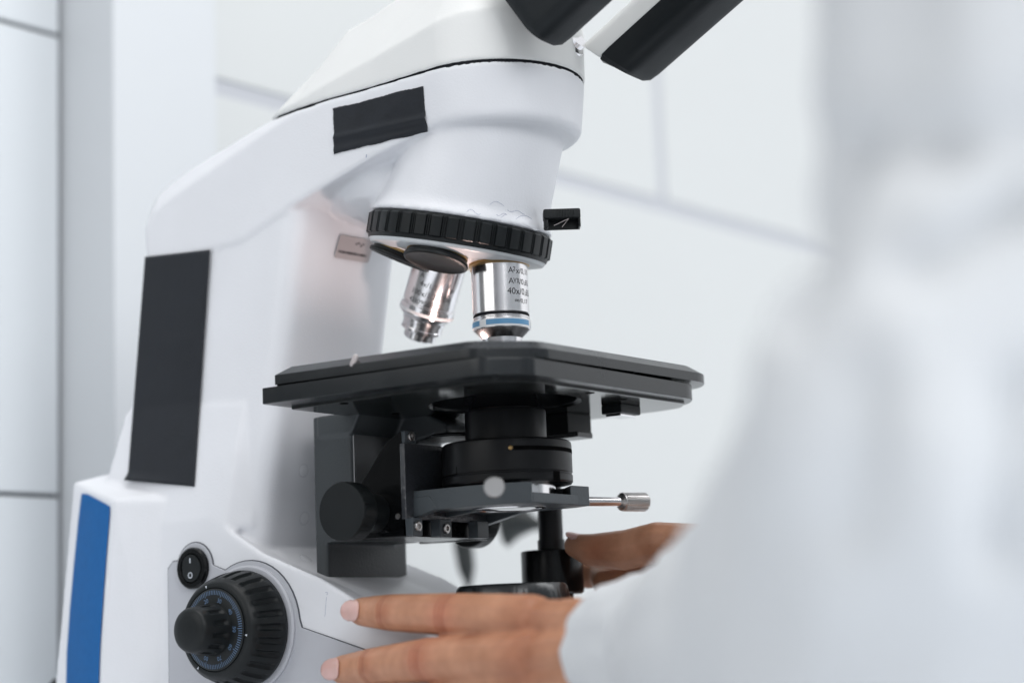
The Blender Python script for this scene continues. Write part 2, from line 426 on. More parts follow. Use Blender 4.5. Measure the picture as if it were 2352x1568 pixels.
cyl_text(bm, [('A', 3.6, 5.6, 0), ('2', 2.7, 4.7, 2.1), ('x/0,11', 3.4, 5.6, 3.6), ('A', 3.6, 10.1, 0), ('\u03b3\u03c7', 2.8, 9.2, 2.2), ('/0,65', 3.4, 10.1, 5.2), ('40x/0,65', 3.9, 14.4, -.7), ('\u221e/0,17', 2.7, 17.9, 2.4)], c, d, 11.9, .30, toCam)
finish(bm, 'engraving', M['engrave'], ob40, smooth=False)
c, d = seat(2); d = (d + Vector((-.07, -.02, 0))).normalized()
ob100 = lab(objective(c, d, 100), 'chrome objective tilting backwards behind a black seat cap')
bm = B()
cyl_text(bm, [('A', 3.2, 7.0, 1.5), ('4x/1,2', 3.2, 10.6, 2.6), ('100x/1,25 Oil', 3.5, 14.9, -1.0), ('421090-9902', 3.0, 18.6, -1.0)], c, d, 11.8, -.66, toCam)
finish(bm, 'engraving', M['engrave'], ob100, smooth=False)
bm = B(); lathe(bm, [(12.26, 22.2), (12.26, 23.6)], c, d, 96, cap=False); finish(bm, 'white_band', M['whiteband'], ob100)
for k in (3, 4):
    c, d = seat(k)
    bm = B(); lathe(bm, [(12.4, .3), (12.4, 1.6), (13.4, 2.0), (13.7, 2.8), (13.5, 3.6), (12.6, 3.9), (12.3, 3.7), (11.4, 3.1), (6, 2.4), (0, 2.3)], c, d, 72)
    finish(bm, 'seat_cap', M['black'], mic, sharp=50)
c, d = seat(1)
bm = B(); lathe(bm, [(11.3, .4), (11.8, 1.2), (11.8, 14), (11.4, 15), (9, 17), (9, 20), (5, 22), (0, 22)], c, d, 72)
ob3 = lab(finish(bm, 'objective', M['chrome'], mic, sharp=20), 'short chrome objective hidden behind the blue-banded one')

# ---- slider lever on the housing front
bm = B()
lo = un(1254, 500, 1, 0) + Vector((0, 0, -.8)); le = Vector((.80, .60, 0)); lg = Vector((-.60, .80, 0))
def lbox(bm, a0, a1, g0, g1, z0, z1):
    poly(bm, [(a0, g0), (a1, g0), (a1, g1), (a0, g1)], lambda p: lo + le*p[0] + lg*p[1] + Vector((0, 0, z0)), lambda p: lo + le*p[0] + lg*p[1] + Vector((0, 0, z1)))
lbox(bm, -1, 14.4, 0, 7, .3, 4.6)
lev = finish(bm, 'slider_lever', M['black'], mic, bevel=.8, seg=3)
bm = B()
for i in range(7): lbox(bm, 4.6 + i*1.15, 5.2 + i*1.15, -.3, .5, .7, 4.3)
finish(bm, 'grip_ribs', M['black'], lev, bevel=.12, seg=1)
bm = B()
lbox(bm, 13.4, 14.3, .3, 6.8, -3.2, .5); lbox(bm, -.8, 1.0, 1, 6.8, -3.0, .5); lbox(bm, -.5, 14, 5.6, 6.7, -3.2, .5)
finish(bm, 'clip_frame', M['black'], lev, bevel=.3)
bm = B()
def lp3(a_, g_, z_): return lo + le*a_ + lg*g_ + Vector((0, 0, z_))
tube(bm, [lp3(3.2, 1, -2.4), lp3(9.4, .5, .2), lp3(6.6, 1.5, -3.0)], .15, 6)
finish(bm, 'clip_spring', M['label'], lev)

# ---- label plate on the column front
lp_ = [(-8.2, 239.8), (15.2, 240.8), (12.6, 230.2), (-10.7, 229.4)]
bm = B()
def colfront(y, z): return Vector((-76 - (262 - z)*30/162 + .7, y, z))
vs = [bm.verts.new(colfront(y, z)) for y, z in round_poly(lp_, 1.2, 3)]; bm.faces.new(vs)
lbl = finish(bm, 'rating_label', M['label'], mic)
bm = B()
random.seed(3)
y_ = -8.2
while y_ < 10:
    l_ = random.uniform(.5, 1.4); y2 = min(y_ + l_, 10.5)
    bm.faces.new([bm.verts.new(colfront(a, z + (a+9)*.03) + Vector((.15, 0, 0))) for a, z in ((y_, 231.8), (y2, 231.8), (y2, 232.9), (y_, 232.9))]); y_ = y2 + random.uniform(.3, .7)
for a, z in ((2.5, 236.8), (4.2, 237.4), (5.6, 236.4), (7.0, 237.2)):
    bm.faces.new([bm.verts.new(colfront(a + da, z + dz) + Vector((.15, 0, 0))) for da, dz in ((0, 0), (1.2, .1), (1.0, .9), (.1, .8))])
finish(bm, 'label_print', M['engrave'], lbl)

import mathutils
bvh = mathutils.bvhtree.BVHTree.FromPolygons([v.co/S for v in stand.data.vertices], [tuple(p.vertices) for p in stand.data.polygons])
# ---- tapes
Yt = -37.0
def tape(name, corners, nu, nv, bulge, seed, jag=.35, ray_fit=None):
    bm = B(); g = []
    for j in range(nv+1):
        row = []
        for i in range(nu+1):
            u_, v_ = i/nu, j/nv
            p = (corners[0]*(1-u_) + corners[1]*u_)*(1-v_) + (corners[3]*(1-u_) + corners[2]*u_)*v_
            q = noise.noise_vector(Vector((p.x*.16, seed, p.z*.16)))
            fine = noise.noise(Vector((p.x*1.1, seed+4, p.z*1.1)))
            if j in (0, nv): p = p + Vector((0, 0, 1))*(q.z*jag*1.2 + fine*jag*.6)
            if i in (0, nu): p = p + Vector((1, 0, 0))*(q.x*jag*1.2 + fine*jag*.6)
            if ray_fit:
                a_, b2, c2, d2 = ray_fit
                px_ = (Vector(a_)*(1-u_) + Vector(b2)*u_)*(1-v_) + (Vector(d2)*(1-u_) + Vector(c2)*u_)*v_
                for _k in range(4): p = un(px_.x, px_.y, 1, -37.0 - max(0, (170 - p.z)/54*5.9))
            hy = bvh.ray_cast(Vector((p.x, -120, p.z)), Vector((0, 1, 0)))[0]
            if hy is not None: p.y = min(hy.y, p.y) if ray_fit else min(hy.y, Yt + .8)
            p = p + Vector((0, -1, 0))*(bulge(u_, v_) + .06*q.y)
            row.append(bm.verts.new(p))
        g.append(row)
    for j in range(nv):
        for i in range(nu): bm.faces.new((g[j][i], g[j][i+1], g[j+1][i+1], g[j+1][i]))
    o = finish(bm, name, M['tape'], mic, sharp=60)
    sd = o.modifiers.new('t', 'SOLIDIFY'); sd.thickness = .0002; sd.offset = 1
    return o
def V3(p): return Vector(p)
t2 = [un(763, 249, 1, Yt), un(977, 200, 1, Yt), un(981, 302, 1, Yt), un(767, 353, 1, Yt)]
lab(tape('tape_strip', t2, 60, 30, lambda u_, v_: .15 + .75*math.exp(-((v_-.66-.05*u_)/.07)**2) + .3*math.exp(-((v_-.93)/.05)**2), 1.3),
    'short wrinkled piece of black tape high on the arm')
t1 = [un(334, 590, 1, Yt), un(483, 574, 1, Yt), un(447, 1117, 1, -39.2), un(295, 1103, 1, -39.2)]
lab(tape('tape_strip', t1, 30, 70, lambda u_, v_: .15 + max(0, v_-.965)*80*max(0, .8-u_) + .25*math.exp(-((v_-.38)/.02)**2)*math.exp(-((u_-.65)/.2)**2), 9.1, .12, ((334, 590), (483, 574), (447, 1117), (294, 1103))),
    'long upright strip of black tape on the column')

# ---- blue inlay on the rear bulge
pa, pb, pc = Vector((-178, -51, 128.5)), Vector((-216, -41, 140)), Vector((-192, -51, 8))
nb = (pb-pa).cross(pc-pa).normalized()
if nb.y > 0: nb = -nb
def on_plane(x, y, off):
    d = ray(x, y); q = pa + nb*off
    return CAM + d*((q - CAM).dot(nb)/d.dot(nb))
bo = [(187, 1133), (200, 1134), (243, 1157), (252, 1163), (252, 1180), (247, 1240), (238, 1360), (230, 1480), (224, 1640), (150, 1640), (153, 1500), (160, 1400), (170, 1290), (180, 1190)]
bm = B(); vs0 = [bm.verts.new(on_plane(x, y, -.2)) for x, y in bo]; vs1 = [bm.verts.new(on_plane(x, y, .55)) for x, y in bo]
bm.faces.new(vs1); bm.faces.new(vs0[::-1])
for i in range(len(bo)): bm.faces.new((vs0[i], vs0[(i+1) % len(bo)], vs1[(i+1) % len(bo)], vs1[i]))
finish(bm, 'blue_inlay', M['blue'], mic)

# ---- lower side panel around switch and focus knob
KX, KZ = -105.3, 69.3
SX, SZ = -136.6, 96.2
def panel_outline(e):
    pts = [(-153-e, 10-e), (-153-e, 97+e), (-150, 100+e), (SX-10.5-e*.5, 100.2+e)]
    for a in range(160, 0, -12): pts.append((SX + (11+e)*math.cos(math.radians(a)), SZ + (11.3+e)*math.sin(math.radians(a))))
    for a in range(118, -2, -8): pts.append((KX + (28.6+e)*math.cos(math.radians(a)), KZ + (28.6+e)*math.sin(math.radians(a))))
    pts += [(KX+29.6+e, KZ-.5+e*.2), (-38, 57.6+e), (20, 37+e), (70, 22+e), (70+e, 10-e)]
    return pts
bm = B(); prism_y(bm, panel_outline(.10), -43.0, -42.3); finish(bm, 'panel_seam', M['soft'], mic)
bm = B(); prism_y(bm, panel_outline(-.35), -43.4, -42.3); finish(bm, 'side_panel', M['panel'], mic, bevel=.3, seg=2)
bm = B(); lathe(bm, [(26.4, 42.5), (26.4, 44.4), (25.6, 44.9)], (KX, 0, KZ), (0, -1, 0), 96); finish(bm, 'knob_collar', M['panel'], mic)
# switch
bm = B(); lathe(bm, [(8.9, 43.2), (8.9, 44.9), (8.3, 45.5), (6.4, 45.5), (6.1, 45.0), (6.0, 43.6), (0, 43.6)], (SX, 0, SZ), (0, -1, 0), 64)
sw = finish(bm, 'power_switch', M['gloss'], mic, sharp=40)
bm = B()
seg = 48
va_ = []
for i in range(seg):
    a = 2*pi*i/seg; x = 5.6*math.cos(a); z = 5.9*math.sin(a)
    va_.append((bm.verts.new((SX+x, -43.7, SZ+z)), bm.verts.new((SX+x, -45.2 - (.9*z/5.9 if z > 0 else -.55*z/5.9), SZ+z))))
for i in range(seg):
    p, q = va_[i], va_[(i+1) % seg]; bm.faces.new((p[0], q[0], q[1], p[1]))
bm.faces.new([p[1] for p in va_])
rk = finish(bm, 'rocker', M['black'], sw, bevel=.3)
bm = B()
box(bm, SX-.25, SX+.25, -46.0, -45.75, SZ+2.2, SZ+4.3)
lathe(bm, [(.95, 45.62), (1.3, 45.62), (1.3, 45.75), (.95, 45.75), (.95, 45.62)], (SX-.2, 0, SZ-3.0), (0, -1, 0), 28, cap=False)
finish(bm, 'switch_marks', M['mark'], sw)

# ---- coarse and fine focus knobs
bm = B()
NG = 26
def kr(r, h, a):
    if h < 48.0 or h > 60.6: return r
    t = ((a*NG/(2*pi)) % 1.0) - .5
    wv = max(0, 1 - (abs(t)/.27)**3)
    ends = min(1, (h-48.0)/1.6, (60.6-h)/2.2)
    return r - 1.25*wv*max(0, ends)
pr = [(23.0, 44.8), (24.0, 45.4), (24.3, 46.8)]
for i in range(15): 
    h = 47.6 + i*.95; pr.append((24.3 - 3.6*((h-47.6)/14.0)**1.6, h))
pr += [(20.0, 62.3), (19.3, 63.1), (18.4, 63.5), (17.2, 63.5), (16.9, 63.0)]
lathe(bm, pr, (KX, 0, KZ), (0, -1, 0), 26*22, rfun=kr, side=(0, 0, 1))
kn = finish(bm, 'coarse_knob', M['black'], mic, sharp=50)
bm = B(); lathe(bm, [(16.7, 62.6), (16.7, 63.6), (16.3, 63.9), (10.5, 64.6), (0, 64.6)], (KX, 0, KZ), (0, -1, 0), 96)
finish(bm, 'dial', M['black'], kn, sharp=35)
bm = B()
def dial_pt(r, a): return Vector((KX + r*math.cos(a), -(63.9 + (16.3-r)*.12) - .06, KZ + r*math.sin(a)))
for i in range(100):
    a = -2*pi*i/100; r_in = 13.6 if i % 10 == 0 else 14.2; wd = .0085
    bm.faces.new([bm.verts.new(dial_pt(r, a + s_)) for r, s_ in ((r_in, -wd), (16.0, -wd), (16.0, wd), (r_in, wd))])
for k in range(10):
    a = math.radians(-36*(k-5)) - .02
    er = Vector((math.cos(a), 0, math.sin(a))); et_ = Vector((math.sin(a), 0, -math.cos(a)))
    def fn(x, y):
        q = er*(11.3 + y) + et_*x
        return Vector((KX, 0, KZ)) + q + Vector((0, -(63.9 + (16.3-11.9)*.12) - .10, 0))
    add_text(bm, str(k*10), 2.5, fn, 'CENTER')
finish(bm, 'dial_scale', M['scale'], kn, smooth=False)
for deg in (104, -9, -122):
    a = math.radians(deg); er = Vector((math.cos(a), 0, math.sin(a))); et_ = Vector((-math.sin(a), 0, math.cos(a)))
    bm = B(); bm.faces.new([bm.verts.new(Vector((KX, -63.6, KZ)) + q) for q in (er*17.2, er*18.5 + et_*.45, er*18.5 - et_*.45)])
    finish(bm, 'pointer_mark', M['mark'], kn)
bm = B()
def fr(r, h, a):
    if h < 66.2 or h > 73.4: return r
    t = ((a*12/(2*pi)) % 1.0) - .5
    return r - .8*max(0, 1 - (abs(t)/.25)**3)*min(1, (h-66.2)/.8, (73.4-h)/1.2)
pf = [(10.6, 64.4), (10.4, 65.2)] + [(10.2 - .75*i/9, 66 + i*.9) for i in range(10)] + [(9.3, 75.6), (9.1, 77.0), (8.5, 78.1), (7.4, 78.7), (5, 79.1), (0, 79.4)]
lathe(bm, pf, (KX, 0, KZ), (0, -1, 0), 12*20, rfun=fr, side=(0, 0, 1))
finish(bm, 'fine_knob', M['black'], kn, sharp=45)

# ---- plug at the back of the base
bm = B(); capsule(bm, (-246, -6, 44), 9, (-264, -6, 44), 8); finish(bm, 'power_plug', M['black'], mic, sharp=60)

# ---- screw caps on the column's front face
for px, py in ((697, 1080), (699, 1190), (702, 1282)):
    h = bvh.ray_cast(CAM, ray(px, py).normalized())
    bm = B(); lathe(bm, [(2.75, -.6), (2.75, .02), (2.5, .12), (0, .14)], h[0], h[1], 40)
    finish(bm, 'screw_cap', M['white'], mic, sharp=40)
    bm = B(); lathe(bm, [(2.95, -.6), (2.95, .03), (2.7, .04)], h[0], h[1], 40, cap=False)
    finish(bm, 'cap_rim', M['gap'], mic)

# ---- carrier post
bm = B()
hull(bm, [(x, y, z) for z in (80, 158) for x, y in rounded_rect(-86, -79, -22.5, 32, 1.5)])
hull(bm, [(x, y, z) for z in (104, 158) for x, y in rounded_rect(-84, -64, -22.5, 22.5, 1.5)])
prism_y(bm, round_poly([(-68, 158), (-68, 106), (-52, 104), (-52, 146), (-34, 148), (-34, 152), (-46, 158)], 1.5), 5, 24)
prism_y(bm, [(-82, 158), (-82, 149), (-63, 149), (-58, 158)], -23.5, 23.5)
po = fuse(bm, 'carrier_post', M['post'], mic, .8, 3)

bm = B(); box(bm, -64.4, -63.5, -21.6, 4.6, 105, 149); finish(bm, 'post_lit_plate', M['postlit'], po, bevel=.3)  # added pale plate: light on the shaded post front, put into its colour
# ---- stage
low = round_poly([(-68, -73), (38, -69), (51, -55), (55, 61), (45, 74), (32, 79), (-68, 79)], [1, 4, 4, 6, 6, 4, 2])
bm = B(); prism_z(bm, low, 157.6, 164.2)
stage = finish(bm, 'stage_plate', M['stage'], mic, bevel=.35)
bm = B(); lathe(bm, [(30, 150), (30, 170)], (0, 0, 0), (0, 0, 1), 96); boolean(stage, bm)
und = round_poly([(-66, -58), (30, -58), (44, -46), (49, 64), (41, 74), (30, 77), (-66, 77)], [1, 6, 6, 3, 3, 3, 1])
bm = B(); prism_z(bm, und, 156.5, 157.9)
under = finish(bm, 'under_plate', M['under'], mic, bevel=.25)
bm = B(); lathe(bm, [(32, 150), (32, 160)], (0, 0, 0), (0, 0, 1), 96); boolean(under, bm)
inn = round_poly([(-62.4, -70.4), (24, -64), (42, -42), (45, 62), (36, 72), (-62.4, 68)], [1, 4, 4, 6, 6, 2])
bm = B(); prism_z(bm, inn, 164.0, 165.6); sp = finish(bm, 'stage_spacer', M['void'], mic)
bm = B(); lathe(bm, [(28, 160), (28, 170)], (0, 0, 0), (0, 0, 1), 64); boolean(sp, bm)
upp = round_poly([(-63, -71), (32, -66), (50, -45), (57, 69), (46, 83), (-63, 81)], [1, 5, 5, 7, 7, 2])
bm = B()
def off(p, d):
    c = Vector((-2, 2)); q = Vector(p) - c; return tuple(c + q - Vector((math.copysign(min(abs(q.x), d*abs(q.x)/60), q.x), math.copysign(min(abs(q.y), d*abs(q.y)/70), q.y))))
a = [bm.verts.new((x, y, 165.2)) for x, y in upp]; b_ = [bm.verts.new((x, y, 169.0)) for x, y in upp]
c_ = [bm.verts.new((*off(p, 4.6), 172.4)) for p in upp]
bm.faces.new(a[::-1]); bm.faces.new(c_)
for A, C in ((a, b_), (b_, c_)):
    for i in range(len(upp)): bm.faces.new((A[i], A[(i+1) % len(upp)], C[(i+1) % len(upp)], C[i]))
top = finish(bm, 'slide_stage', M['stage'], mic, bevel=.25, sharp=20)
bm = B(); lathe(bm, [(13, 160), (13, 180)], (0, 0, 0), (0, 0, 1), 64); boolean(top, bm)
# screws and holes on the underside
for x, y in ((42, 0), (40, 28), (-40, -55), (-48, -12), (20, -50)):
    bm = B(); lathe(bm, [(1.9, 156.35), (1.9, 156.6)], (x, y, 0), (0, 0, 1), 20); finish(bm, 'screw_hole', M['void'], stage)
# underside bracket block with shiny bottom
bm = B(); u1 = un(1430, 955, 2, 151.5)
box(bm, 22.8, 32.8, 38, 54, 152.6, 156.6); blk = finish(bm, 'limit_bracket', M['black'], mic, bevel=.6)
bm = B(); box(bm, 23.8, 31.3, 40, 52.5, 151.6, 152.8); finish(bm, 'bracket_plate', M['chrome'], blk, bevel=.3)
bm = B(); prism_z(bm, [(-13, 47), (1, 45), (3, 61), (-13, 63)], 147, 156.6); br2 = finish(bm, 'rack_bracket', M['black'], mic, bevel=.6)
bm = B(); box(bm, -10, 6, 45, 57, 145.4, 147.8); finish(bm, 'bracket_foot', M['stage'], br2, bevel=.4)
# slide clip tip above the stage
bm = B(); capsule(bm, (-24, -68, 169.0), 1.3, (-23, -67.5, 172.0), 1.1); finish(bm, 'slide_clip', M['label'], mic, sharp=60)

# ---- stage drive hanging on the far side
bm = B(); DX, DY = -19, 58
lathe(bm, [(5.4, 156), (5.4, 102)], (DX, DY, 0), (0, 0, 1), 48); lathe(bm, [(6.0, 103), (6.0, 97)], (DX, DY, 0), (0, 0, 1), 48)
dr = finish(bm, 'stage_drive', M['anod'], mic)
bm = B(); lathe(bm, [(11.5, 98.6), (13.4, 98.2), (13.6, 97.4), (13.6, 80), (12.5, 79.2)], (DX, DY, 0), (0, 0, 1), 64); finish(bm, 'drive_knob', M['gloss'], dr)
bm = B(); lathe(bm, [(9, 79.5), (9, 66), (8, 65)], (DX, DY, 0), (0, 0, 1), 64); finish(bm, 'drive_knob', M['gloss'], dr)

# ---- condenser
bm = B(); lathe(bm, [(10, 160.5), (12.6, 160.0), (15.2, 153.8), (16.6, 153.2), (16.8, 152.4), (16.8, 140.6), (16.2, 140.2)], n_=96)
cond = finish(bm, 'condenser', M['anod'], mic)
bm = B(); lathe(bm, [(17, 140.2), (25.6, 140.0), (26.6, 139.2), (26.8, 138), (26.8, 127.0), (26.4, 126.6), (26.4, 126.2), (26.8, 125.8), (26.8, 123.2), (26.2, 122.4), (20, 121.8)], n_=128)
cr_ = finish(bm, 'condenser_ring', M['anod'], cond)
def arc_strip(bm, r, a0, a1, z0, z1, n_=40):
    vs = [[bm.verts.new((r*math.cos(a0 + (a1-a0)*i/n_), r*math.sin(a0 + (a1-a0)*i/n_), z)) for z in (z0, z1)] for i in range(n_+1)]
    for p, q in zip(vs, vs[1:]): bm.faces.new((p[0], q[0], q[1], p[1]))
caz = math.atan2(CAM.y, CAM.x)
for a0, a1, z0, z1 in ((caz + .10, caz + 1.7, 134.6, 136.3), (caz + .75, caz + .9, 121.9, 126.4), (caz - 1.6, caz - .86, 126.4, 126.8), (caz - .87, caz - .85, 126.8, 129.8)):
    bm = B(); arc_strip(bm, 26.87, a0, a1, z0, z1); finish(bm, 'slot', M['void'], cond)
bm = B(); lathe(bm, [(.9, 26.5), (.9, 27.5), (.5, 27.8)], (0, 0, 135.6), (math.cos(caz + .06), math.sin(caz + .06), 0), 16); finish(bm, 'pin', M['brass'], cond)
bm = B(); lathe(bm, [(19.5, 122.2), (19.5, 118)], n_=96); finish(bm, 'dovetail', M['chrome'], cond)
# filter disc beneath the stage
bm = B(); lathe(bm, [(11, 146.4), (13, 145.4), (13, 144.6), (0, 144.4)], (-27, 2, 0), (0, 0, 1), 64); finish(bm, 'swing_lens', M['black'], mic)

# ---- condenser carrier (fork)
bm = B()
fork = round_poly([(-33, -27), (-6, -27), (14, -25), (24, -18), (25, 22), (14, 27), (-33, 27)], [0, 8, 8, 2, 2, 6, 0])
prism_z(bm, [(x*.985, y*.985) for x, y in fork], 113.6, 117.6)
prism_z(bm, round_poly([(-33, -27), (-6, -27), (14, -25), (24.2, -18), (22, -14.5), (10, -21), (-33, -22)], [0, 6, 6, 1, 1, 4, 0]), 113.2, 121.6)
prism_z(bm, [(25.2, 22.2), (16, 26), (-33, 27), (-33, 22), (14, 20), (24, 10)], 113.4, 121.4)
prism_y(bm, [(-29.8, 110.2), (-29.8, 119), (-20, 119), (-16, 113.8)], -27.3, -22.3)
prism_y(bm, [(-29.6, 111.4), (-29.6, 115), (-8, 115), (-10, 113)], -6, -3.6)
prism_y(bm, [(-29.7, 109), (-29.7, 116), (-20, 116), (-8, 113.5)], 22.5, 26.2)
fk = finish(bm, 'condenser_fork', M['carrier'], mic, bevel=.35)
bm = B(); lathe(bm, [(15.2, 113.7), (15.2, 113.1), (13.4, 112.9), (13.2, 113.3)], n_=72, cap=False); finish(bm, 'lens_rim', M['chrome'], fk)
bm = B(); lathe(bm, [(13.4, 113.3), (8, 112.8), (0, 112.6)], n_=72, cap=False); finish(bm, 'lens', M['lens'], fk)
for s in (-1, 1):
    e_ = at(1135, 1118, depth_of((36, -61, 116.4))) if s < 0 else Vector((28, 62, 116.3))
    dd = (CAM - e_).normalized() if s < 0 else Vector((.36, .93, 0)).normalized()
    a_ = e_ - dd*(36 if s < 0 else 44); ln = (e_-a_).length
    bm = B()
    lathe(bm, [(2.0, 0), (2.0, ln-12.5)], a_, dd, 24)
    o = finish(bm, 'centring_screw', M['chrome'], mic)
    bm = B(); lathe(bm, [(2.6, ln-14), (3.8, ln-13), (3.8, ln-12.4), (4.05, ln-12), (4.05, ln-.6), (3.6, ln), (0, ln)], a_, dd, 32*4,
                    rfun=lambda r, h, a: r if r < 3.9 else r - .35*(0 if (a*32/(2*pi)) % 1 < .5 else 1))
    finish(bm, 'screw_knob', M['steel'], o, sharp=25)

# ---- condenser bracket
bm = B()
prism_y(bm, round_poly([(-30, 146), (-37, 143), (-50, 128.5), (-63, 112), (-63, 103.5), (-28, 103)], [0, 4, 4, 2, 1, 0]), -32, -28)
box(bm, -60, -31, -28.2, -23, 103.7, 121)
prism_y(bm, [(-33, 122), (-60, 118), (-66, 112), (-66, 103.5), (-31, 103)], 23.5, 27.6)
box(bm, -58, -33.1, -23.6, 23.6, 103.6, 120)
brk = finish(bm, 'condenser_bracket', M['gloss'], mic, bevel=.5)
bm = B(); box(bm, -30.6, -28.0, -32.2, 27.8, 110, 141); finish(bm, 'bracket_face', M['tex'], brk, bevel=.5)
for bx in ((-30, -25, -32, -25.5, 103.2, 110.5), (-30, -25, -14, -6, 103.2, 110.5), (-30, -25, 12, 20, 103.2, 110.5), (-31, -28, -31.5, -24.5, 141, 146)):
    bm = B(); box(bm, *bx); finish(bm, 'clamp_block', M['carrier'], brk, bevel=.4)
for y, z in ((-29.0, 107.0), (-10.2, 106.6), (-28, 143.8)):
    bm = B(); lathe(bm, [(2.1, 0), (2.1, .8), (1.75, 1.1), (1.05, 1.1), (1.0, .2), (0, .2)], (-25.1 if z < 120 else -28, y, z), (1, 0, 0), 24); finish(bm, 'bolt', M['steel'], brk)
for x, z in ((-32.5, 111.5), (-42, 119), (-38, 106.5)):
    bm = B(); lathe(bm, [(1.2, 31.8), (1.2, 32.4), (.6, 32.5), (.5, 32.2), (0, 32.2)], (x, 0, z), (0, -1, 0), 20); finish(bm, 'bolt', M['steel'] if x == -32.5 else M['gloss'], brk)
for s in (-1, 1):
    bm = B(); ko = 0 if s < 0 else -13.5
    def kk(r, h, a):
        t = (a*14/(2*pi)) % 1.0
        return r - (.3 if t > .93 else 0) if 46 < h-ko < 51.6 else r
    lathe(bm, [(8, 20), (8, 44.2+ko), (11.6, 44.4+ko), (12.0, 45.2+ko), (12.0, 46+ko), (12.0, 51.4+ko), (12.0, 52.4+ko), (11.6, 53+ko), (0, 53.2+ko)], (-44.6, 0, 113.6 if s < 0 else 112.6), (0, s, 0), 14*15, rfun=kk)
    finish(bm, 'condenser_knob', M['black'], mic, sharp=40)

# ---- illuminator on the base
bm = B()
def ir(r, h, a): return r - (.10 if (70 < h < 77 and (a*36/(2*pi)) % 1 > .7) else 0)
lathe(bm, [(25, 50), (25, 69), (24.6, 70.5), (24.3, 72), (23.9, 76), (22.6, 81.2), (21.6, 82.4), (15, 82.6), (14, 81.2), (0, 81)], n_=36*10, rfun=ir)
ill = finish(bm, 'illuminator', M['stage'], mic, sharp=40)
bm = B(); lathe(bm, [(13.9, 81.6), (8, 82.4), (0, 82.6)], n_=48, cap=False); finish(bm, 'field_lens', M['lens'], ill)

# ---- ballpoint scribbles on the housing rim
bm = B(); random.seed(11)
def on_housing(a, h):
    rr = 38.95 if h < 19.4 else (38.95 - (h-19.4)*.55 if h < 26 else 35)
    return TC - ta*h + (tu*math.cos(a) + Vector((0, 1, 0))*math.sin(a))*rr
# (projected onto the casting below)
def scribble(pts, r=.055):
    out = []
    for x, y in pts:
        h = bvh.ray_cast(CAM, ray(x, y).normalized())
        if h[0] is not None: out.append(h[0] + h[1]*.04)
    if len(out) > 1:
        bm = B(); tube(bm, out, r, 5); finish(bm, 'pen_mark', M['pen'], mic)
scribble([(1072+i*4, 487 - 6*math.sin(i*.7)) for i in range(9)]); scribble([(1125+i*4, 470 - 7*math.sin(i*.45)) for i in range(9)])
scribble([(1140+i*4, 493 + 3*math.sin(i*1.1)) for i in range(7)]); scribble([(1165+i*5, 482+i*1.0 + 3*math.sin(i)) for i in range(9)])
scribble([(1185+i*4, 503 - 8*math.sin(i*.35)) for i in range(10)]); scribble([(1150+i*3, 500-i*2) for i in range(5)])
scribble([(750 + 3*math.sin(i), 1362 + 3*math.cos(i)) for i in range(5)]); scribble([(750-i*.4, 1370+i*5) for i in range(10)], .05)
scribble([(842, 355), (841, 362)], .12)

# ================================================================== PERSON
crease_w = {}
def knuckle_shade_tone(me, spots):
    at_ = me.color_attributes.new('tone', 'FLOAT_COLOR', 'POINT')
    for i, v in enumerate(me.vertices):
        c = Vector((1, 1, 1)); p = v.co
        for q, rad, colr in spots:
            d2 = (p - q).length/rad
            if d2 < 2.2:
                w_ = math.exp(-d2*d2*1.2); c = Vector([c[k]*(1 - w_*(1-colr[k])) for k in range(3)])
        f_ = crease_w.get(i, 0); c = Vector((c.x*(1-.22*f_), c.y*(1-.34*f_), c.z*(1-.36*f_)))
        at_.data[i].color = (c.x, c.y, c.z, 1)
def finger(bm, js, rs):
    for (p, r), (q, r2) in zip(zip(js, rs), zip(js[1:], rs[1:])): capsule(bm, p, r, q, r2)
    return js
bm = B()
LH = dict(
    index=[un(832, 1404, 1, -50.5), un(895, 1406, 1, -53.5), un(1042, 1411, 1, -59.5), un(1228, 1427, 1, -64.5)],
    middle=[un(788, 1537, 1, -51), un(858, 1529, 1, -55), un(987, 1514, 1, -64), un(1222, 1509, 1, -73.5)],
    ring=[Vector((-38, -52, 31)), Vector((-22, -55, 33)), Vector((12, -64, 38.5)), Vector((55, -71, 45.5))],
    little=[Vector((-14, -53, 14)), Vector((-2, -56, 17)), Vector((20, -61, 23)), Vector((57, -66, 33))])
wrL = Vector((104, -80, 55))
finger(bm, LH['index'], [5.8, 7.2, 8.3, 10.0]); finger(bm, LH['middle'], [5.9, 7.3, 8.4, 9.8]); finger(bm, LH['ring'], [5.0, 6.4, 7.3, 8.6]); finger(bm, LH['little'], [4.6, 5.6, 6.4, 8])
for k, w_ in (('index', Vector((98, -76, 62))), ('middle', Vector((100, -80, 57))), ('ring', Vector((100, -79, 51))), ('little', Vector((100, -76, 46)))):
    capsule(bm, LH[k][3], 8.2, w_, 10.5)
hull(bm, [LH[k][3] + Vector((14, 1, 0)) + c*9.4 for k in LH for c in ICO[::2]] + [wrL + Vector((c.x*12, c.y*10, c.z*15)) for c in ICO[::2]])
finger(bm, [Vector((8, -38, 62)), Vector((22, -42, 63)), Vector((48, -52, 62)), Vector((84, -70, 58))], [6.5, 8, 9, 12])
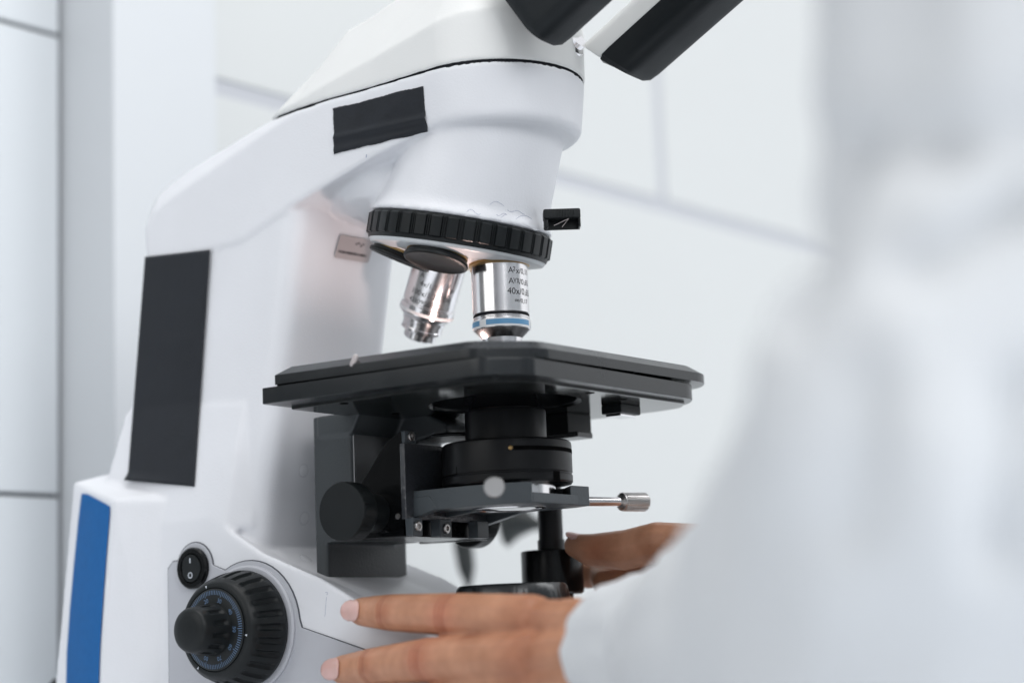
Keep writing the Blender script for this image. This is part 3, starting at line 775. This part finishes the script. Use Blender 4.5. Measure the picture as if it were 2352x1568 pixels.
# right hand pinching the stage drive knob
TH = [un(1322, 1253, 1, 50), un(1362, 1264, 1, 50), un(1435, 1263, 1, 50), un(1508, 1246, 1, 52), un(1600, 1262, 1, 56)]
finger(bm, TH, [5.2, 7.4, 8.7, 8.9, 11])
wrR = un(1700, 1330, 1, 66)
capsule(bm, TH[4], 11, wrR, 20)
IX = [Vector((-27, 79, 88)), Vector((-8, 82, 88)), un(1400, 1335, 1, 74), un(1500, 1325, 1, 70)]
finger(bm, IX, [5.5, 7, 8, 9.5]); capsule(bm, IX[-1], 9.5, wrR, 20)
for dz in (15, 30): 
    js = [Vector((-22, 84, 86-dz)), Vector((-4, 87, 87-dz)), IX[2] + Vector((0, 7, -dz)), IX[3] + Vector((2, 4, -dz*.9))]
    finger(bm, js, [5.3, 6.8, 7.8, 9.4]); capsule(bm, js[-1], 9.4, wrR, 18)
# forearms, upper arms and trunk under the coat
foL = at(1690, 1500, 560); elL = at(2170, 1370, 388); uaL = at(2300, 720, 354); shL = at(2470, -200, 378); elR = Vector((330, 190, 60)); shR = Vector((360, 170, 330))
capsule(bm, wrL, 11, foL, 15); capsule(bm, foL, 15, elL, 19); capsule(bm, elL, 19, uaL, 19); capsule(bm, uaL, 19, shL, 22); capsule(bm, wrR, 18, elR, 24); capsule(bm, elR, 24, shR, 28)
hull(bm, [Vector((x, y, z)) + c*30 for x, y, z in ((410, -60, 330), (410, 100, 330), (420, -30, 180), (420, 70, 180)) for c in ICO[::3]])
capsule(bm, shL, 22, at(2800, -300, 560), 26); capsule(bm, at(2800, -300, 560), 26, (410, -60, 330), 30); capsule(bm, shR, 28, (410, 100, 330), 30)
spots = []
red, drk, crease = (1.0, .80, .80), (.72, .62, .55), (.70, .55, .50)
for k in LH:
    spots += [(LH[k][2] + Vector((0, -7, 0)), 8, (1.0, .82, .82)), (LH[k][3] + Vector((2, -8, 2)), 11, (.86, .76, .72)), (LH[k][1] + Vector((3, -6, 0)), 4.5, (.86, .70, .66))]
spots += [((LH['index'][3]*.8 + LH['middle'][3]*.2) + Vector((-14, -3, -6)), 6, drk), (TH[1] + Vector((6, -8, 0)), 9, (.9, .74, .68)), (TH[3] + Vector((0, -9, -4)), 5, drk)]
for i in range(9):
    t = i/8; spots.append((un(1075 + 160*t, 1466 + 30*t, 1, -70), 3.4, (.60, .47, .42)))  # shade between index and middle finger, painted into the skin tone
def hand_creases(me):
    # shallow furrows across the finger joints
    crease_w.clear()
    for k in ('index', 'middle', 'ring', 'little'):
        for j in (1, 2):
            q = LH[k][j]; dr_ = (LH[k][j+1] - LH[k][j-1]).normalized()
            for v in me.vertices:
                dv = v.co - q
                if dv.length < 11 and dv.y < 1:
                    t = dv.dot(dr_)
                    amp = .55 if j == 2 else .5
                    f_ = sum(math.exp(-((t - o_)/.55)**2) for o_ in ((-2.2, 0, 2.1) if j == 2 else (.5, 2.2)))
                    bump_ = .5*math.exp(-(t/4.5)**2)
                    wt_ = min(1, max(0, (1-dv.y)/4)); v.co += Vector((0, -1, 0))*(bump_ - amp*f_)*wt_
                    crease_w[v.index] = max(crease_w.get(v.index, 0), min(1, f_)*wt_)
    knuckle_shade_tone(me, spots)
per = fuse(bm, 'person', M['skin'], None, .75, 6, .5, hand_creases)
tag(per, 'person in a white lab coat, hands on the microscope base and stage knob', 'person')
# nails
def nail(tip, dip, nrm, r, ln, wd, back=.9):
    ax = (Vector(tip) - Vector(dip)).normalized(); nn = Vector(nrm); nn = (nn - ax*nn.dot(ax)).normalized(); sd = ax.cross(nn)
    bm = B(); g = []
    for i in range(13):
        u_ = i/12
        row = []
        for j in range(13):
            v_ = (j/12 - .5)*2
            end = 1.0 if u_ < .68 else math.sqrt(max(0, 1 - ((u_-.68)/.32)**2*.8))
            st = 1.0 if u_ > .34 else math.sqrt(max(0, 1 - ((.34-u_)/.34)**2*.72))
            ang = v_*.70*end*st
            rr = r*(1 - .10*u_*u_)
            c = Vector(tip) + ax*((u_-back)*ln + (.6 if u_ > .9 else 0) - .6*abs(v_)**2.5*(1 if u_ > .5 else -1))
            row.append(bm.verts.new(c + nn*(math.cos(ang)*rr) + sd*(math.sin(ang)*wd)))
        g.append(row)
    for i in range(12):
        for j in range(12): bm.faces.new((g[i][j], g[i+1][j], g[i+1][j+1], g[i][j+1]))
    o = finish(bm, 'fingernail', M['nail'], per, sharp=80)
    md = o.modifiers.new('t', 'SOLIDIFY'); md.thickness = .0005; md.offset = 1
nail(LH['index'][0], LH['index'][1], (-.25, -1, .12), 6.15, 11, 6.1, .48)
nail(LH['middle'][0], LH['middle'][1], (-.25, -1, .10), 6.3, 11.5, 6.25, .48)
nail(TH[0], TH[1], (0, -.25, 1), 5.2, 11, 5.2, .62)

# ---- lab coat
bm = B()
dW = depth_of(wrL)
cuff0 = at(1410, 1492, dW - 6)
ch = [(at(1530, 1490, 640), 27), (at(1690, 1500, 560), 36), (at(1930, 1480, 465), 45), (at(2170, 1380, 385), 52), (at(2190, 1000, 350), 38), (at(2300, 700, 350), 37), (at(2425, 250, 360), 44.5), (at(2465, -200, 375), 50)]
cax = (ch[0][0] - cuff0).normalized(); cuu, cvv, _c = frame_to(cax)
cring = [cuff0 + (cuu*math.cos(i*pi/16) + cvv*math.sin(i*pi/16))*(21.0 + 1.5*math.sin(3*i*pi/16+1)) + cax*(2.6*math.sin(i*pi/8) + 1.2*math.sin(i*pi/3)) for i in range(32)]
hull(bm, cring + [ch[0][0] + c*29 for c in ICO])
for (p, r), (q, r2) in zip(ch, ch[1:]): capsule(bm, p, r, q, r2)
hull(bm, [at(x, y, d) + c*60 for x, y, d in ((2800, -200, 560), (2700, 600, 540), (2700, 1700, 500), (3600, -200, 640), (3600, 1700, 600)) for c in ICO[::2]])
capsule(bm, ch[-1][0], 50, at(2800, -300, 560), 80)
ch2 = [(un(1730, 1400, 1, 68), 30), (un(1880, 1380, 1, 90), 36), (elR, 48), (shR, 60)]
for (p, r), (q, r2) in zip(ch2, ch2[1:]): capsule(bm, p, r, q, r2)
capsule(bm, shR, 60, (400, 60, 330), 70)
folds = [((1960, 330), (1895, 620), 26, 9), ((1960, 330), (2150, 335), 70, 4), ((1900, 620), (1850, 760), 24, 8), ((2150, 335), (2400, 300), 60, 4), ((2330, 900), (2300, 1250), 60, 8), ((2000, 900), (1950, 1200), 60, 6), ((2100, 620), (2330, 480), 40, 7)]
def coat_folds(me):
    fl = []
    for (x0, y0), (x1, y1), wpx, dep in folds: fl.append((Vector((x0, y0)), Vector((x1, y1)), wpx, dep))
    me.update()
    nrm = [v.normal.copy() for v in me.vertices]
    for i, v in enumerate(me.vertices):
        p = v.co
        n1 = noise.noise(Vector((p.x*.017, p.y*.017, p.z*.010))); n2 = noise.noise(Vector((p.x*.045+9, p.y*.045, p.z*.028)))
        d = 4.2*(.5-abs(n1))*2 + 1.4*n2
        near = (p - cuff0).length
        d *= min(1, max(.15, (near-20)/90))
        if near < 60: d += 1.3*noise.noise(Vector((p.x*.12, p.y*.12, p.z*.16)))
        z = (p - CAM).dot(fw)
        if z > 100:
            sx = W_/2 + F_*(p - CAM).dot(cr)/z; sy = H_/2 - F_*(p - CAM).dot(cu)/z
            q = Vector((sx, sy))
            for a_, b2, wpx, dep in fl:
                ab = b2 - a_; t = min(1, max(0, (q-a_).dot(ab)/ab.length_squared)); dd = (q - a_ - ab*t).length/wpx
                if dd < 3: d -= dep*.95*math.exp(-dd*dd*.7)
        v.co = p + nrm[i]*d
    # open the cuff: cut the hand-side end flat-ish
coat = fuse(bm, 'lab_coat', M['coat'], per, 3.2, 6, .5, coat_folds)
coat['label'] = 'white lab coat with wide soft folds and a loose sleeve'

# ================================================================== SETTING
XW = -320
RA = math.radians(-4.6); RP = Vector((XW, 60, 0)); RM = Matrix.Rotation(RA, 3, 'Z'); RI = RM.transposed()
def unr(x, y, ax, val):
    c0 = RI @ (CAM - RP) + RP; d = RI @ ray(x, y); return c0 + d*((val - c0[ax])/d[ax])
def rbox(bm, *a):
    box(bm, *a)
    for v in bm.verts: v.co = RM @ (v.co - RP) + RP
bm = B(); box(bm, -1500, 900, -900, 1900, -30, -.4)
tb = finish(bm, 'table', M['table'], None, bevel=2); tag(tb, 'white laboratory table top under the microscope', 'table')
# left cabinet front with dark joints
yA = unr(141, 600, 0, XW).y
zg = [unr(70, 65, 0, XW).z, unr(70, 1136, 0, XW).z]
cab = empty('cabinet', (XW, yA, 0)); tag(cab, 'pale blue-white cabinet with thin dark joints, at the left edge behind the microscope', 'cabinet')
prev = 0
for z0, z1 in ((2, zg[1]-1.0), (zg[1]+1.0, zg[0]-1.0), (zg[0]+1.0, 900)):
    bm = B(); rbox(bm, XW-25, XW, -230, yA-1.5, z0, z1); finish(bm, 'door', M['wallb'], cab, bevel=1.2)
bm = B(); rbox(bm, XW-24, XW-2.2, -229, yA-2, 3, 899); finish(bm, 'carcass', M['gapdark'], cab)
# pillar beside it
xB = unr(258, 600, 1, yA).x; yB = unr(497, 90, 0, xB).y
bm = B(); rbox(bm, XW-300, xB, yA+1.2, yB, 0, 900)
pl = finish(bm, 'wall_pillar', M['pillar'], None, bevel=2); tag(pl, 'smooth white square pillar between the left cabinet and the long wall cupboards', 'pillar')
# long wall cupboards with pale joints
XC = xB - 12
zj = unr(575, 212, 0, XC).z; zj2 = unr(1570, 490, 0, XC).z; yj = unr(1515, 300, 0, XC).y
zj = (zj + zj2)/2
cup = empty('wall_cupboard', (XC, yB, 0)); tag(cup, 'long white wall cupboards with pale grey joints behind the microscope head', 'cupboard')
bm = B(); rbox(bm, XC-60, XC-1.5, yB+1.2, 3190, 3, 999); finish(bm, 'carcass', M['gap'], cup)
gw = 5
for y0, y1, z0, z1 in ((yB+1, yj-gw, zj+gw, 1000), (yj+gw, 3200, zj+gw, 1000), (yB+1, 3200, 2, zj-gw)):
    bm = B(); rbox(bm, XC-12, XC, y0, y1, z0, z1); finish(bm, 'door', M['wall'], cup, bevel=1.5)
# dark cable drooping behind the microscope
bm = B()
yc_ = 270
def cb(x, y): return un(x, y, 1, yc_)
pts = [(1262, 1207, 1.8), (1225, 1202, 4), (1198, 1197, 8), (1180, 1197, 10), (1172, 1216, 7), (1167, 1236, 4.0), (1166, 1250, 1.6)]
for a_, c_2 in zip(pts, pts[1:]): capsule(bm, cb(a_[0], a_[1]), a_[2], cb(c_2[0], c_2[1]), c_2[2])
pts = [(1180, 1195, 4), (1120, 1180, 4), (1062, 1215, 6), (1064, 1255, 6), (1071, 1300, 5.5), (1075, 1330, 3), (1076, 1350, 1.6)]
for a_, c_2 in zip(pts, pts[1:]): capsule(bm, cb(a_[0], a_[1]), a_[2], cb(c_2[0], c_2[1]), c_2[2])
capsule(bm, cb(1076, 1350), .8, (cb(1076, 1350).x, yc_, 0.5), 1.2)
cbl = fuse(bm, 'cable', M['dark'], None, .8, 3); tag(cbl, 'out-of-focus black cable drooping behind the stage drive', 'cable')

# ================================================================== LIGHT
w = bpy.data.worlds.new('World'); scene.world = w; w.use_nodes = True
nt = w.node_tree; bg = nt.nodes['Background']
tc = nt.nodes.new('ShaderNodeTexCoord'); dt = nt.nodes.new('ShaderNodeVectorMath'); dt.operation = 'DOT_PRODUCT'
dt.inputs[1].default_value = Vector((.72, .42, .55)).normalized(); nt.links.new(tc.outputs['Generated'], dt.inputs[0])
rp = nt.nodes.new('ShaderNodeValToRGB'); mr = nt.nodes.new('ShaderNodeMapRange'); mr.inputs[1].default_value = -1; mr.inputs[2].default_value = 1
nt.links.new(dt.outputs['Value'], mr.inputs[0]); nt.links.new(mr.outputs[0], rp.inputs['Fac'])
el = rp.color_ramp.elements
el[0].position = .22; el[0].color = (.22, .23, .24, 1); el[1].position = .92; el[1].color = (1.25, 1.28, 1.32, 1)
e_ = el.new(.48); e_.color = (.30, .315, .34, 1)
e_ = el.new(.68); e_.color = (.78, .81, .86, 1)
nt.links.new(rp.outputs['Color'], bg.inputs['Color']); bg.inputs['Strength'].default_value = .85
def area(name, loc, target, sx_, sy_, power, col):
    l = bpy.data.lights.new(name, 'AREA'); l.shape = 'RECTANGLE'; l.size = sx_; l.size_y = sy_; l.energy = power; l.color = col
    o = bpy.data.objects.new(name, l); COL.objects.link(o); o.location = Vector(loc)
    o.rotation_euler = (Vector(target) - Vector(loc)).to_track_quat('-Z', 'Y').to_euler(); return o
area('ceiling_lamp', (.3, -.3, 2.2), (-.1, .2, .1), 1.6, .7, 17, (1, .99, .97))
area('ceiling_lamp', (1.6, 1.2, 2.0), (0, 0, .2), 1.2, 1.2, 16, (.96, .98, 1))
area('fill_right', (1.5, -.75, 1.15), (0, 0, .22), .9, .9, 12.5, (.98, .99, 1))  # unseen fill, added to brighten the nosepiece housing and front faces
area('fill_left', (-.5, -2.3, 1.3), (0, 0, .15), 2.0, 1.4, 17, (1, .995, .98))  # unseen fill added behind the camera for column, hand and sleeve
# the microscope's own lamp: warm light coming up through the stage opening
l = bpy.data.lights.new('microscope_lamp', 'SPOT'); l.energy = .15; l.color = (1, .74, .67); l.spot_size = math.radians(150); l.spot_blend = .6; l.shadow_soft_size = .004
o = bpy.data.objects.new('microscope_lamp', l); COL.objects.link(o); o.location = Vector((-14, -4, 174))*S; o.rotation_euler = (pi, 0, 0)

# ================================================================== CAMERA
cam = bpy.data.cameras.new('camera'); co = bpy.data.objects.new('camera', cam); COL.objects.link(co)
mw = Matrix(((cr.x, cu.x, -fw.x), (cr.y, cu.y, -fw.y), (cr.z, cu.z, -fw.z))).to_4x4(); mw.translation = CAM*S
co.matrix_world = mw
cam.sensor_width = 36; cam.lens = 36*F_/W_; cam.clip_start = .02; cam.clip_end = 50
cam.dof.use_dof = True; cam.dof.focus_distance = .755; cam.dof.aperture_fstop = cam.lens/15.5; cam.dof.aperture_blades = 0
scene.camera = co
scene.view_settings.view_transform = 'Standard'; scene.view_settings.look = 'None'; scene.view_settings.exposure = 0
